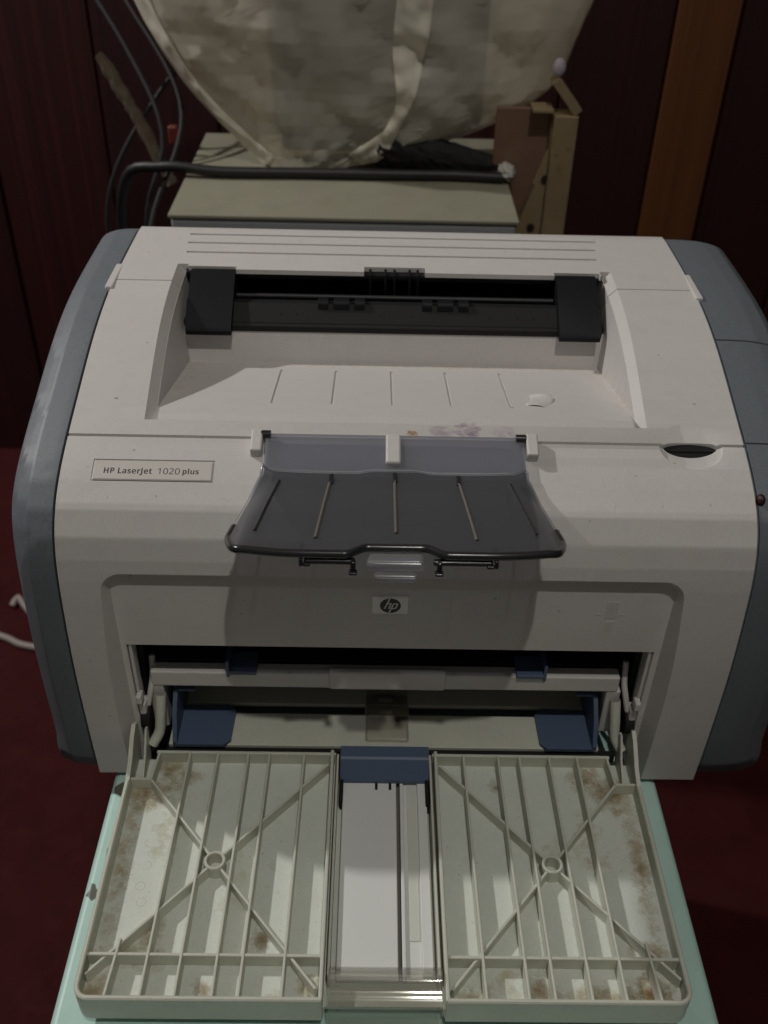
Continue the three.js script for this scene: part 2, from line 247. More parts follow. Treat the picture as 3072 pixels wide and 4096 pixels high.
{
  const o = profPts.filter(([z]) => z < -0.0538 && z > -0.1682).map((p) => [...p]);
  const poly = [[-0.0537, profY(-0.0537)], ...o, [-0.1682, profY(-0.1682)], [-0.1682, 0.1505], [-0.153, 0.1545], [-0.06, 0.1725], [-0.0537, 0.1728]];
  const scoop = new THREE.SphereGeometry(1, 36, 20); scoop.scale(0.0165, 0.0046, 0.0155); scoop.rotateX(17 * Math.PI / 180); scoop.translate(0.1325, 0.1790, -0.0515);
  const pit = new THREE.SphereGeometry(1, 36, 16); pit.scale(0.0130, 0.0100, 0.0032); pit.rotateX(-8 * Math.PI / 180); pit.translate(0.1325, 0.1730, -0.0530);
  const tools = [binCut, edgeCut(-1), edgeCut(1), scoop, pit];
  const fill = pit.clone(); fill.translate(-0.1325, -0.1730, 0.0530); fill.scale(0.985, 0.985, 0.985); fill.translate(0.1325, 0.1730, -0.0530);
  const above = new THREE.BoxGeometry(0.05, 0.02, 0.05); above.rotateX(20 * Math.PI / 180); above.translate(0.1325, 0.1768 - 0.0032 + 0.010 * Math.cos(0.349), -0.0525 + 0.010 * Math.sin(0.349));
  part('latch_shade_fill', finish(cut(fill, above), 0.5), M.pitch, printer);  // black filler in the white pit, standing for the shade inside it
  part('seam_shade_strip', box(-0.1570, 0.1570, 0.1670, 0.1742, -0.0553, -0.0520), M.pitch, printer);  // black strip under the gap puts the seam's shade into colour
  // shallow grooves in the bin floor
  const floorTilt = Math.atan2(0.1812 - 0.1625, 0.152 - 0.0665);
  const groove = (ax, az, bx, bz) => { const L = Math.hypot(bx - ax, bz - az), g = new THREE.BoxGeometry(0.0015, 0.0016, L); g.rotateY(Math.atan2(bx - ax, bz - az)); const mz = (az + bz) / 2; g.rotateX(-floorTilt); g.translate((ax + bx) / 2, 0.1812 + (mz + 0.0665) * Math.tan(floorTilt), mz); return g; };
  for (const [x, d] of [[-0.066, 0.002], [-0.0365, 0.001], [-0.0068, 0], [0.0222, -0.001], [0.0515, -0.0035]]) tools.push(groove(x, -0.139, x, -0.083));
  const tc = part('top_cover', uvXZ(finish(cut(sideSolid(poly, -XB, XB), ...tools), 0.5), -0.16, 0.16, -0.175, -0.05), M.cover, printer);
  tag(tc, 'off-white top cover with the sunken paper output bin');
  // rear cover
  const back = profPts.filter(([z]) => z < -0.1692).map((p) => [...p]);
  const rp = [[-0.1690, profY(-0.1690)], ...back, [-0.245, 0.2022], [-0.252, 0.198], [-0.2565, 0.189], [-0.258, 0.176], [-0.258, 0], [-0.1690, 0]];
  const vents = [];
  for (const [z, x0, x1] of [[-0.2325, -0.1262, 0.1150], [-0.2197, -0.1255, 0.1125], [-0.2060, -0.1243, 0.1110]]) vents.push(box(x0, x1, 0.2014, 0.21, z - 0.0011, z + 0.0011));
  const notch = box(-0.0225, 0.0115, 0.196, 0.215, -0.190, -0.18);
  const rear = part('rear_cover', finish(cut(sideSolid(rp, -XB, XB), binCut, edgeCut(-1), edgeCut(1), ...vents, notch, box(-0.1205, -0.0935, 0.196, 0.215, -0.187, -0.18), box(0.0835, 0.1090, 0.196, 0.215, -0.187, -0.18)), 0.5), M.white, printer);
  tag(rear, 'off-white rear cover with long vent slots');
  // small flank tabs at the joint
  for (const s of [-1, 1]) part('cover_tab', box(s < 0 ? -0.1606 : 0.1560, s < 0 ? -0.1560 : 0.1606, 0.1935, 0.2030, -0.1885, -0.1580, 0.0012), M.white, printer);
}
// --- grey side panels
function sidePanel(sign, xIn, xOut) {
  let pts = [];
  const top = profPts.filter(([z, y]) => y > 0.035 && z > -0.236).map(([z, y]) => [z, y]);
  for (let i = 0; i <= 10; i++) { const t = -90 + 90 * i / 10; pts.push([-0.030 + 0.032 * Math.cos(t * Math.PI / 180), 0.018 + 0.032 * Math.sin(t * Math.PI / 180)]); }
  pts.push(...top.filter((_, i) => i % 3 === 0), [-0.236, 0.203]);
  for (let i = 1; i <= 8; i++) { const t = 90 + 90 * i / 8; pts.push([-0.236 + 0.024 * Math.cos(t * Math.PI / 180), 0.179 + 0.024 * Math.sin(t * Math.PI / 180)]); }
  for (let i = 0; i <= 8; i++) { const t = 180 + 90 * i / 8; pts.push([-0.230 + 0.030 * Math.cos(t * Math.PI / 180), 0.028 + 0.030 * Math.sin(t * Math.PI / 180)]); }
  pts = pts.filter((p, i) => { const q = pts[(i + 1) % pts.length]; return Math.hypot(p[0] - q[0], p[1] - q[1]) > 2e-4; });
  const n = pts.length, nor = pts.map((p, i) => { const a = pts[(i + n - 1) % n], b = pts[(i + 1) % n]; const dx = b[0] - a[0], dy = b[1] - a[1], l = Math.hypot(dx, dy); return [dy / l, -dx / l]; });
  let area = 0; pts.forEach((p, i) => { const q = pts[(i + 1) % n]; area += p[0] * q[1] - q[0] * p[1]; });
  const flip = area > 0 ? 1 : -1;
  const W = xOut - xIn, rings = [], K = 16;
  for (let k = 0; k <= K; k++) {
    const t = k / K, x = xIn + W * Math.sin(t * Math.PI / 2) ** 0.75, inset = 0.0012 + 0.0185 * (1 - Math.cos(t * Math.PI / 2)) ** 1.05;
    rings.push(pts.map((p, i) => { const nz = flip * nor[i][0], ny = flip * nor[i][1], a = THREE.MathUtils.lerp(0.42 + 0.58 * Math.max(0, nz) ** 1.5, 0.15, Math.max(0, -ny)); return [sign * x, p[1] - ny * inset * a, p[0] - nz * inset * a]; }));
  }
  return ringSolid(rings);
}
{
  const L = part('side_panel', uvBox(toCreasedNormals(mergeVertices(sidePanel(-1, 0.1590, 0.1812)), 0.5)), M.grey, printer); tag(L, 'grey left side panel');
  const seams = [box(0.150, 0.1985, 0.18, 0.23, -0.1236, -0.1224), box(0.15, 0.1985, 0.16, 0.23, -0.0558, -0.0548)];
  const core = sidePanel(1, 0.1590, 0.1950);
  const inner = ((g) => { g.translate(-0.0009, -0.0009, -0.0006); return g; })(core.clone());
  const shell = cut(core, ...seams);
  const R = part('side_panel', finish(shell, 0.5), M.grey, printer); tag(R, 'grey right side panel with two joint lines');
  part('panel_core', uvBox(toCreasedNormals(mergeVertices(inner), 0.5)), M.grey, R);
  const sp = new THREE.SphereGeometry(0.0028, 14, 10); sp.scale(0.7, 1, 1); sp.translate(0.1602, 0.1655, -0.0262); part('screw_plug', sp, std({ color: new THREE.Color().setRGB(0.03, 0.008, 0.008), roughness: 0.5 }), R);
}
// --- the output slot at the back of the bin: black guides, rollers, end blocks
{
  const os = part('output_slot', mergeGeometries([box(-0.1222, 0.1110, 0.1800, 0.2001, -0.2290, -0.2280), box(-0.1205, 0.1095, 0.1806, 0.1836, -0.2278, -0.1578), box(-0.1215, 0.1105, 0.1985, 0.2001, -0.2278, -0.1850)]), M.black, printer);
  part('lower_guide', sideSolidG([[-0.1562, 0.1790], [-0.1562, 0.1822], [-0.168, 0.1905], [-0.172, 0.1905], [-0.172, 0.1790]], -0.1195, 0.1085), M.black, os);
  for (const [x0, x1] of [[-0.1180, -0.0935], [0.0840, 0.1062]]) part('end_block', sideSolidG([[-0.1488, 0.1800], [-0.1482, 0.1826], [-0.1500, 0.1850], [-0.1795, 0.2024], [-0.1845, 0.2024], [-0.1845, 0.1800]], x0, x1, 0.002), M.satinBlack, os);
  part('upper_guide', box(-0.0928, 0.0832, 0.1955, 0.1984, -0.1990, -0.1870, 0.001), M.black, os);
  for (const x of [-0.019, -0.0105, -0.0055, 0.0030, 0.0075]) part('guide_fin', box(x - 0.0007, x + 0.0007, 0.1885, 0.2018, -0.1925, -0.1815, 0.0005), M.satinBlack, os);
  for (const [c] of [[-0.0345], [0.0225]]) for (const dx of [-0.010, 0, 0.010]) { const r = new THREE.CylinderGeometry(0.0042, 0.0042, dx ? 0.0055 : 0.0085, 20); r.rotateZ(Math.PI / 2); r.translate(c + dx, 0.1893, -0.1690); part('roller', r, M.satinBlack, os); }
  const sh = new THREE.CylinderGeometry(0.0016, 0.0016, 0.176, 12); sh.rotateZ(Math.PI / 2); sh.translate(-0.005, 0.1905, -0.1765); part('roller_shaft', sh, std({ color: new THREE.Color().setRGB(0.012, 0.012, 0.014), roughness: 0.5 }), os);
  for (const x of [-0.084, -0.068, -0.059, -0.013, 0.004, 0.047, 0.062, 0.071]) { part('guide_fin', box(x - 0.0005, x + 0.0005, 0.1836, 0.1868, -0.1668, -0.1620, 0.0003), M.black, os); }
}
function sideSolidG(poly, x0, x1, bev = 0) { const g = sideSolid(poly, x0, x1); return uvBox(toCreasedNormals(clean(g), 0.5)); }

// --- smoked paper support flap hinged at the front of the top cover
const flapProf = new THREE.CatmullRomCurve3([V(0, 0.1800, -0.0515), V(0, 0.1775, -0.0440), V(0, 0.1737, -0.0345), V(0, 0.1722, -0.0290), V(0, 0.1725, -0.0200), V(0, 0.1742, -0.0040), V(0, 0.1762, 0.0140), V(0, 0.1785, 0.0325)], false, 'catmullrom', 0.5);
const flapXC = -0.0062;
function flapHalf(v) { return v < 0.28 ? 0.0597 : 0.0597 + 0.0115 * Math.pow((v - 0.28) / 0.72, 0.8) * 1.0; }
function flapPoint(u, v) {                                          // u -1..1 across, v 0..1 from hinge to front edge
  const a = Math.abs(u), corner = 0.055 * Math.pow(Math.max(0, (a - 0.5) / 0.5), 2) + 0.13 * Math.pow(Math.max(0, (a - 0.88) / 0.12), 2.2), notch = 0.060 * THREE.MathUtils.smoothstep(0.29 - a, 0, 0.13);
  const vv = v * (1 - (corner + notch));
  const p = flapProf.getPointAt(Math.min(1, vv)); p.x = flapXC + u * flapHalf(vv);
  p.y -= 0.0035 * Math.pow(Math.max(0, (a - 0.86) / 0.14), 1.6) * THREE.MathUtils.smoothstep(vv, 0.25, 0.5);
  return p;
}
{
  const flap = part('paper_support', sheet((u, v) => flapPoint(u * 2 - 1, 0.255 + 0.745 * v), 84, 44, 0.0018), M.smoke, printer);
  tag(part('lit_hinge_strip', sheet((u, v) => flapPoint(u * 2 - 1, 0.252 * v), 40, 14, 0.0012), M.smokeLit, flap), 'thin strip of the smoked flap along its hinge, its lit look put into a paler colour'); tag(flap, 'smoked translucent flap jutting out over the front cover');  // hinge segment is the same plastic, coloured paler to look lit
  const rimPts = []; for (let i = 0; i <= 3; i++) rimPts.push(flapPoint(-1, 0.88 + 0.12 * i / 4)); for (let i = 0; i <= 90; i++) rimPts.push(flapPoint(-1 + 2 * i / 90, 1)); for (let i = 3; i >= 0; i--) rimPts.push(flapPoint(1, 0.88 + 0.12 * i / 4));
  for (const s of [-1, 1]) { const p = []; for (let i = 0; i <= 16; i++) p.push(flapPoint(s, 0.27 + 0.62 * i / 16)); part('side_rim', new THREE.TubeGeometry(new THREE.CatmullRomCurve3(p), 60, 0.0011, 8), M.clearSmoke, flap); }
  part('rim', new THREE.TubeGeometry(new THREE.CatmullRomCurve3(rimPts), 260, 0.0018, 8), M.smokeDense, flap);
  for (const u of [-0.47, 0.0, 0.47]) { const p = []; for (let i = 0; i <= 10; i++) { const q = flapPoint(u, 0.33 + 0.55 * i / 10); q.y += 0.0011; p.push(q); } part('rib', new THREE.TubeGeometry(new THREE.CatmullRomCurve3(p), 30, 0.0007, 6), M.smokeRib, flap); }
  for (const u of [-0.84, 0.84]) { const p = []; for (let i = 0; i <= 10; i++) { const q = flapPoint(u, 0.34 + 0.5 * i / 10); q.y += 0.0009; p.push(q); } part('rib', new THREE.TubeGeometry(new THREE.CatmullRomCurve3(p), 30, 0.0008, 6), M.smokeDense, flap); }
  for (const u of [-0.47, 0.0, 0.47]) { const q = flapPoint(u, 0.31); part('rib', box(q.x - 0.0011, q.x + 0.0011, q.y + 0.0004, q.y + 0.0022, q.z - 0.003, q.z + 0.004, 0.0006), M.smokeDense, flap); }
  // folded extension carried under the front edge
  for (const [x0, x1] of [[-0.0430, -0.0225], [0.0085, 0.0325]]) part('extension_bar', box(x0, x1, 0.1738, 0.1762, 0.0310, 0.0340, 0.001), M.smokeDense, flap);
  for (const x of [-0.0450, 0.0330]) part('hook', mergeGeometries([box(x, x + 0.0016, 0.1732, 0.1772, 0.0240, 0.0345, 0.0006), box(x + (x < 0 ? 0.0016 : -0.0030), x + (x < 0 ? 0.0046 : 0), 0.1732, 0.1746, 0.0328, 0.0345, 0.0005)]), M.smokeDense, flap);
  for (const x of [-0.0245, 0.0100]) part('hook', mergeGeometries([box(x, x + 0.0022, 0.1705, 0.1762, 0.0325, 0.0350, 0.0008), box(x - 0.0006, x + 0.0028, 0.1702, 0.1716, 0.0330, 0.0362, 0.0006)]), M.smokeDense, flap);
  const clip = part('clip', box(-0.0180, 0.0055, 0.1722, 0.1770, 0.0285, 0.0365, 0.0022, 4), M.clearSmoke, flap);
  part('clip', box(-0.0150, 0.0025, 0.1688, 0.1726, 0.0352, 0.0388, 0.0014, 4), M.clearSmoke, flap);
  // hinge posts and the middle stop
  for (const [x0, x1] of [[-0.0722, -0.0668], [0.0545, 0.0600]]) { const h = new RoundedBoxGeometry(x1 - x0, 0.0065, 0.0125, 2, 0.0010); h.rotateX(20 * Math.PI / 180); h.translate((x0 + x1) / 2, 0.1775, -0.0475); part('hinge_post', uvBox(h), M.white, printer); }
  { const h = new RoundedBoxGeometry(0.0070, 0.0040, 0.0165, 2, 0.0012); h.rotateX(20 * Math.PI / 180); h.translate(-0.0068, 0.1776, -0.0435); part('middle_stop', uvBox(h), M.white, printer); }
  for (const x of [-0.0655, 0.0522]) { const h = new THREE.CylinderGeometry(0.0022, 0.0022, 0.0045, 14); h.rotateZ(Math.PI / 2); h.translate(x, 0.1800, -0.0510); part('hinge_pin', h, M.smokeDense, printer); }
}
// --- the feed opening
{
  part('upper_slot_liner', mergeGeometries([box(-0.1330, 0.1218, 0.0600, 0.0856, -0.0600, -0.0590), box(-0.1330, 0.1218, 0.0846, 0.0856, -0.0585, -0.0110), box(-0.1255, 0.1140, 0.0602, 0.0612, -0.0585, -0.0230)]), M.pitch, printer);  // black plastic liner, also standing for the shade deep in the slot
  const shelf = part('feed_shelf', mergeGeometries([box(-0.1272, 0.1120, 0.0495, 0.0598, -0.0225, -0.0150, 0.001), box(-0.1290, -0.1215, 0.018, 0.0495, -0.034, -0.0155, 0.001), box(0.1065, 0.1140, 0.018, 0.0495, -0.034, -0.0155, 0.001)]), M.white, printer); tag(shelf, 'off-white ledge between the two feed slots');
  part('shelf_lip', box(-0.0365, 0.0230, 0.0498, 0.0628, -0.0170, -0.0136, 0.0014), M.white, shelf);
  for (const s of [-1, 1]) { const cx = s < 0 ? -0.0875 : 0.0730, bx0 = Math.min(cx, cx + s * -0.0145), bx1 = Math.max(cx, cx + s * -0.0145); part('narrow_guide', mergeGeometries([box(bx0, bx1, 0.0597, 0.0622, -0.028, -0.0135, 0.0006), box(cx - 0.0009, cx + 0.0009, 0.0575, 0.0685, -0.034, -0.0140, 0.0006)]), M.blue, printer); }
  part('lower_slot_liner', mergeGeometries([box(-0.1210, 0.1060, 0.0160, 0.0495, -0.0760, -0.0750), box(-0.1215, 0.1065, 0.0480, 0.0494, -0.075, -0.0240)]), M.pitch, printer);  // black plastic liner that also darkens the shaded inside of the lower slot
  const plate = part('lift_plate', mergeGeometries([box(-0.1205, 0.1055, 0.0140, 0.0166, -0.0268, -0.0048, 0.0006), box(-0.1205, 0.1055, 0.0140, 0.0166, -0.0740, -0.0335, 0.0006), box(-0.0180, 0.0060, 0.0138, 0.0164, -0.0334, -0.0269)]), M.cream, printer); tag(plate, 'cream paper lift plate inside the lower slot');
  part('centre_pad', mergeGeometries([box(-0.0175, 0.0055, 0.0166, 0.0192, -0.0430, -0.0075, 0.0012), box(-0.0110, -0.0030, 0.0192, 0.0215, -0.0350, -0.0325, 0.0008), box(-0.0110, -0.0030, 0.0192, 0.0215, -0.0270, -0.0245, 0.0008)]), M.clear, printer);
  part('slot_gap', box(-0.1205, 0.1140, 0.0080, 0.0140, -0.0060, -0.0030), M.pitch, printer);
  for (const s of [-1, 1]) {
    const wx = s < 0 ? -0.1166 : 0.1026, x1 = s < 0 ? -0.0880 : 0.0745, x0 = wx;
    const sh = new THREE.Shape(); const zz = [[-0.0040, 0.0], [-0.0300, 0.0]];
    const pad = [[x0, 0.0030], [x1 + s * 0.0035, 0.0030], [x1, 0.0065], [x1 + s * -0.0005, 0.0265], [x1 + s * 0.003, 0.0300], [x0, 0.0300]];
    pad.forEach(([x, z], i) => i ? sh.lineTo(x, z) : sh.moveTo(x, z));
    const pg = new THREE.ExtrudeGeometry(sh, { depth: 0.0018, bevelEnabled: false }); pg.rotateX(-Math.PI / 2); pg.translate(0, 0.0169, 0);
    const pos = pg.attributes.position; for (let i = 0; i < pos.count; i++) pos.setZ(i, pos.getZ(i)); pg.computeVertexNormals();
    const wall = sideSolid([[-0.0040, 0.0168], [-0.0030, 0.020], [-0.0100, 0.0330], [-0.0190, 0.0420], [-0.0420, 0.0420], [-0.0420, 0.0168]], wx - 0.0011, wx + 0.0011);
    const G = part('paper_guide', mergeGeometries([uvBox(prep2(pg)), uvBox(prep2(toCreasedNormals(wall, 0.4)))]), M.blue, printer);
    tag(G, s < 0 ? 'blue left paper width guide' : 'blue right paper width guide');
    part('guide_flange', box(Math.min(wx, wx - s * 0.010), Math.max(wx, wx - s * 0.010), 0.0405, 0.0422, -0.040, -0.0195, 0.0006), M.blue, G);
  }
  // hinge works at both ends of the opening
  for (const s of [-1, 1]) {
    const m = (x) => s < 0 ? x : -0.0114 - x * 1;     // mirror about the opening's centre (-0.0057)
    const bx = (a, b, ...r) => box(Math.min(m(a), m(b)), Math.max(m(a), m(b)), ...r);
    part('slot_post', bx(-0.1338, -0.1305, 0.0, 0.0856, -0.0620, -0.0215, 0.0008), M.black, printer);
    part('hinge_block', mergeGeometries([bx(-0.1336, -0.1318, 0.046, 0.0856, -0.0150, -0.0090, 0.0006), bx(-0.1336, -0.1300, 0.026, 0.0430, -0.0150, -0.0080, 0.001), bx(-0.1336, -0.1305, 0.046, 0.0515, -0.0110, -0.0050, 0.001)]), M.white, printer);
    part('link_arm', tube([[m(-0.1270), 0.0640, -0.0230], [m(-0.1268), 0.0540, -0.0185], [m(-0.1282), 0.0460, -0.0150], [m(-0.1300), 0.0380, -0.0130]], 0.0016, 24, 8), M.white, printer);
    const c = new THREE.CylinderGeometry(0.0062, 0.0062, 0.0045, 24, 1, false); c.rotateZ(Math.PI / 2); c.translate(m(-0.1310), 0.0310, -0.0115); part('hinge_boss', c, M.pitch, printer);
    part('link_arm', tube([[m(-0.1232), 0.0440, -0.0150], [m(-0.1240), 0.0330, -0.0110], [m(-0.1250), 0.0230, -0.0080], [m(-0.1285), 0.0170, -0.0040]], 0.0028, 24, 10), M.cream, printer);
  }
}
function prep2(g) { const o = g.index ? g.toNonIndexed() : g.clone(); for (const k of Object.keys(o.attributes)) if (k !== 'position' && k !== 'normal') o.deleteAttribute(k); return o; }
// --- the opened input tray
{
  const Yr = 0.0192, Yb = 0.0096, CX = -0.0077, mir = (x) => 2 * CX - x;
  const floorPts = (x0, x1) => uvXZ(box(x0, x1, 0.0040, Yb, 0.0000, 0.1285), -0.138, 0.122, -0.005, 0.133);
  const tray = part('input_tray', mergeGeometries([floorPts(-0.1360, -0.0330), floorPts(0.0175, 0.1210)]), M.tray, printer); tag(tray, 'cream folded-down paper tray with ribs, stained brown in its corners');
  const T = (name, g) => part(name, uvXZ(g, -0.138, 0.122, -0.005, 0.133), M.tray, tray);
  const C = (name, g) => part(name, g, M.cream, tray);
  for (const s of [0, 1]) {
    const m = (x) => s ? mir(x) : x, R = (ax, az, bx, bz, y0, y1, w) => rib(m(ax), az, m(bx), bz, y0, y1, w);
    // outer rim: front edge, rounded corner, side, rising hinge arm
    const rp = [[-0.0340, 0.1296], [-0.1310, 0.1296]]; for (let i = 1; i <= 6; i++) { const t = i / 6 * Math.PI / 2; rp.push([-0.1310 - 0.0056 * Math.sin(t), 0.1240 + 0.0056 * Math.cos(t)]); }
    rp.push([-0.1366, 0.0200]);
    const rimShape = []; const w = 0.0021; const off = rp.map((p, i) => { const a = rp[Math.max(0, i - 1)], b = rp[Math.min(rp.length - 1, i + 1)], dx = b[0] - a[0], dz = b[1] - a[1], l = Math.hypot(dx, dz); return [-dz / l, dx / l]; });
    const rings = rp.map((p, i) => { const n = off[i], o = [p[0] + n[0] * w / 2, p[1] + n[1] * w / 2], q = [p[0] - n[0] * w / 2, p[1] - n[1] * w / 2]; const e = 0.0006; return [[m(o[0]), 0.0030, o[1]], [m(o[0]), Yr - e, o[1]], [m(o[0] + (q[0] - o[0]) * 0.28), Yr, o[1] + (q[1] - o[1]) * 0.28], [m(q[0] - (q[0] - o[0]) * 0.28), Yr, q[1] - (q[1] - o[1]) * 0.28], [m(q[0]), Yr - e, q[1]], [m(q[0]), 0.0030, q[1]]]; });
    C('rim', uvBox(toCreasedNormals(ringSolid(rings), 0.7)));
    // hinge arm: side cheek rising to the pivot
    const cheek = sideSolid([[0.0205, 0.0035], [0.0205, Yr], [0.0120, 0.0225], [0.0020, 0.0300], [-0.0040, 0.0325], [-0.0080, 0.0300], [-0.0085, 0.0240], [-0.0020, 0.0060], [0.0, 0.0035]], Math.min(m(-0.1376), m(-0.1355)), Math.max(m(-0.1376), m(-0.1355)));
    C('hinge_arm', uvBox(toCreasedNormals(cheek, 0.4)));
    const web = sideSolid([[0.0180, 0.0040], [0.0180, 0.0120], [0.0050, 0.0200], [-0.0030, 0.0300], [-0.0060, 0.0290], [-0.0030, 0.0100], [0.0, 0.0040]], Math.min(m(-0.1310), m(-0.1300)), Math.max(m(-0.1310), m(-0.1300)));
    C('hinge_web', uvBox(toCreasedNormals(web, 0.4)));
    // walls: rear edge, inner pair beside the channel, cross rib
    C('rear_wall', R(-0.1255, 0.0008, -0.0325, 0.0008, 0.0040, 0.0176, 0.0018));
    C('channel_wall', R(-0.0344, -0.0005, -0.0344, 0.1300, 0.0030, Yr, 0.0018)); C('channel_wall', R(-0.0316, 0.0, -0.0316, 0.1180, 0.0030, 0.0165, 0.0012));
    C('cross_rib', R(-0.1362, 0.1100, -0.0348, 0.1100, Yb, 0.0176, 0.0016));
    for (const x of [-0.1092, -0.0948, -0.0792, -0.0682, -0.0502]) C('rib', R(x + 0.0012, 0.0010, x - 0.0006, 0.1292, Yb, 0.0180, 0.0013));
    C('rib', R(-0.1238, 0.0008, -0.1254, 0.0177, Yb, 0.0176, 0.0014)); C('rib', R(-0.1228, 0.1030, -0.1245, 0.1292, Yb, 0.0180, 0.0013));
    C('rib', R(-0.1358, 0.0177, -0.1254, 0.0177, Yb, 0.0172, 0.0014));
    // diagonals meeting at a ring boss
    const bx = -0.0870, bz = 0.0640, e = 0.0047;
    for (const [ex, ez] of [[-0.1254, 0.0177], [-0.0362, 0.0065], [-0.1350, 0.1186], [-0.0366, 0.1240]]) { const dx = ex - bx, dz = ez - bz, l = Math.hypot(dx, dz); C('diagonal_rib', R(bx + dx / l * e, bz + dz / l * e, ex, ez, Yb, 0.0166, 0.0014)); }
    const ring = new THREE.LatheGeometry([[0.0036, 0], [0.0050, 0], [0.0050, 0.0112], [0.0046, 0.0118], [0.0040, 0.0118], [0.0036, 0.0112], [0.0036, 0]].map(([a, b]) => new THREE.Vector2(a, b)), 32); ring.scale(1, 0.68, 1); ring.translate(m(bx), Yb, bz); C('ring_boss', toCreasedNormals(ring, 0.6));
  }
  // centre channel and the sliding length stop
  T('channel_floor', box(-0.0335, 0.0180, 0.0034, 0.0056, 0.0, 0.1260));
  const W2 = std({ color: new THREE.Color().setRGB(0.74, 0.75, 0.73), roughness: 0.42 });
  const slider = part('slider_plate', mergeGeometries([box(-0.0285, -0.0014, 0.0056, 0.0118, -0.004, 0.1160, 0.0006), box(0.0004, 0.0022, 0.0056, 0.0118, -0.004, 0.1160, 0.0005), box(0.0022, 0.0140, 0.0056, 0.0098, -0.004, 0.1160, 0.0003), box(0.0092, 0.0140, 0.0098, 0.0118, -0.004, 0.1160, 0.0005)]), W2, tray); tag(slider, 'white sliding plate along the middle of the tray');
  part('slider_insert', box(0.0040, 0.0086, 0.0098, 0.0103, 0.0, 0.0990, 0.0002), std({ color: new THREE.Color().setRGB(0.66, 0.67, 0.61), roughness: 0.5 }), slider);
  part('slider_groove', box(-0.0014, 0.0004, 0.0057, 0.0070, -0.003, 0.1150), std({ color: new THREE.Color().setRGB(0.16, 0.15, 0.14), roughness: 0.6 }), slider);
  const stop = new THREE.Shape(); [[0.1135, 0.0122], [0.1150, 0.0180], [0.1180, 0.0210], [0.1220, 0.0205], [0.1248, 0.0172], [0.1275, 0.0178], [0.1300, 0.0170], [0.1325, 0.0120], [0.1340, 0.0060], [0.1440, 0.0050], [0.1445, 0.0030], [0.1320, 0.0034], [0.1290, 0.0100], [0.1265, 0.0140], [0.1235, 0.0140], [0.1215, 0.0170], [0.1185, 0.0175], [0.1165, 0.0150], [0.1155, 0.0122]].forEach(([a, b], i) => i ? stop.lineTo(a, b) : stop.moveTo(a, b));
  const raw = stop.getPoints().map((p) => [p.x, p.y]);
  const sm = new THREE.SplineCurve([...raw.map(([a, b]) => new THREE.Vector2(a, b)), new THREE.Vector2(...raw[0])]).getPoints(76).slice(0, -1).map((p) => [p.x, p.y]);
  const sg = part('clear_stop', uvBox(toCreasedNormals(sideSolid(sm, -0.0312, 0.0168), 0.7)), M.clear, tray); tag(sg, 'clear plastic end stop of the slider');
  // blue lock at the rear of the slider
  const lock = sideSolid([[0.0006, 0.0125], [0.0006, 0.0235], [0.0014, 0.0243], [0.0078, 0.0240], [0.0090, 0.0233], [0.0150, 0.0140], [0.0150, 0.0118]], -0.0300, 0.0152);
  part('blue_lock', uvBox(toCreasedNormals(lock, 0.3)), M.blue, tray);
  for (const x of [-0.0115, -0.0045]) part('lock_slot', box(x - 0.0007, x + 0.0007, 0.0105, 0.01195, 0.0150, 0.0190), M.pitch, tray);
  for (const x of [-0.0292, 0.0142]) part('lock_leg', box(x - 0.0009, x + 0.0009, 0.0060, 0.0145, 0.0100, x < 0 ? 0.0270 : 0.0290, 0.0004), M.black, tray);
}
for (const [x, z] of [[-0.13, -0.02], [0.13, -0.02], [-0.13, -0.23], [0.13, -0.23]]) { const f = new THREE.CylinderGeometry(0.009, 0.009, 0.0038, 20); f.translate(x, -0.0021, z); part('foot', f, M.black, printer); }

// ================================================================ torn bit of tape lying in the bin
{
  const t = part(numbered('torn_tape'), sheet((u, v) => V(0.0625 + u * 0.0105 - v * 0.002 + 0.0012 * Math.sin(v * 5), 0.1725 + 0.0012 + 0.0022 * (1 - v) * (1 - v) * u + 0.0012 * Math.sin(u * 3.0) - v * -0.0030, -0.1015 + v * 0.0145 + u * 0.003), 12, 12, 0.0003), phy({ color: new THREE.Color().setRGB(0.72, 0.7, 0.67), roughness: 0.25, clearcoat: 0.4 }));
  tag(t, 'small torn strip of whitish tape lying in the output bin', 'tape');
}
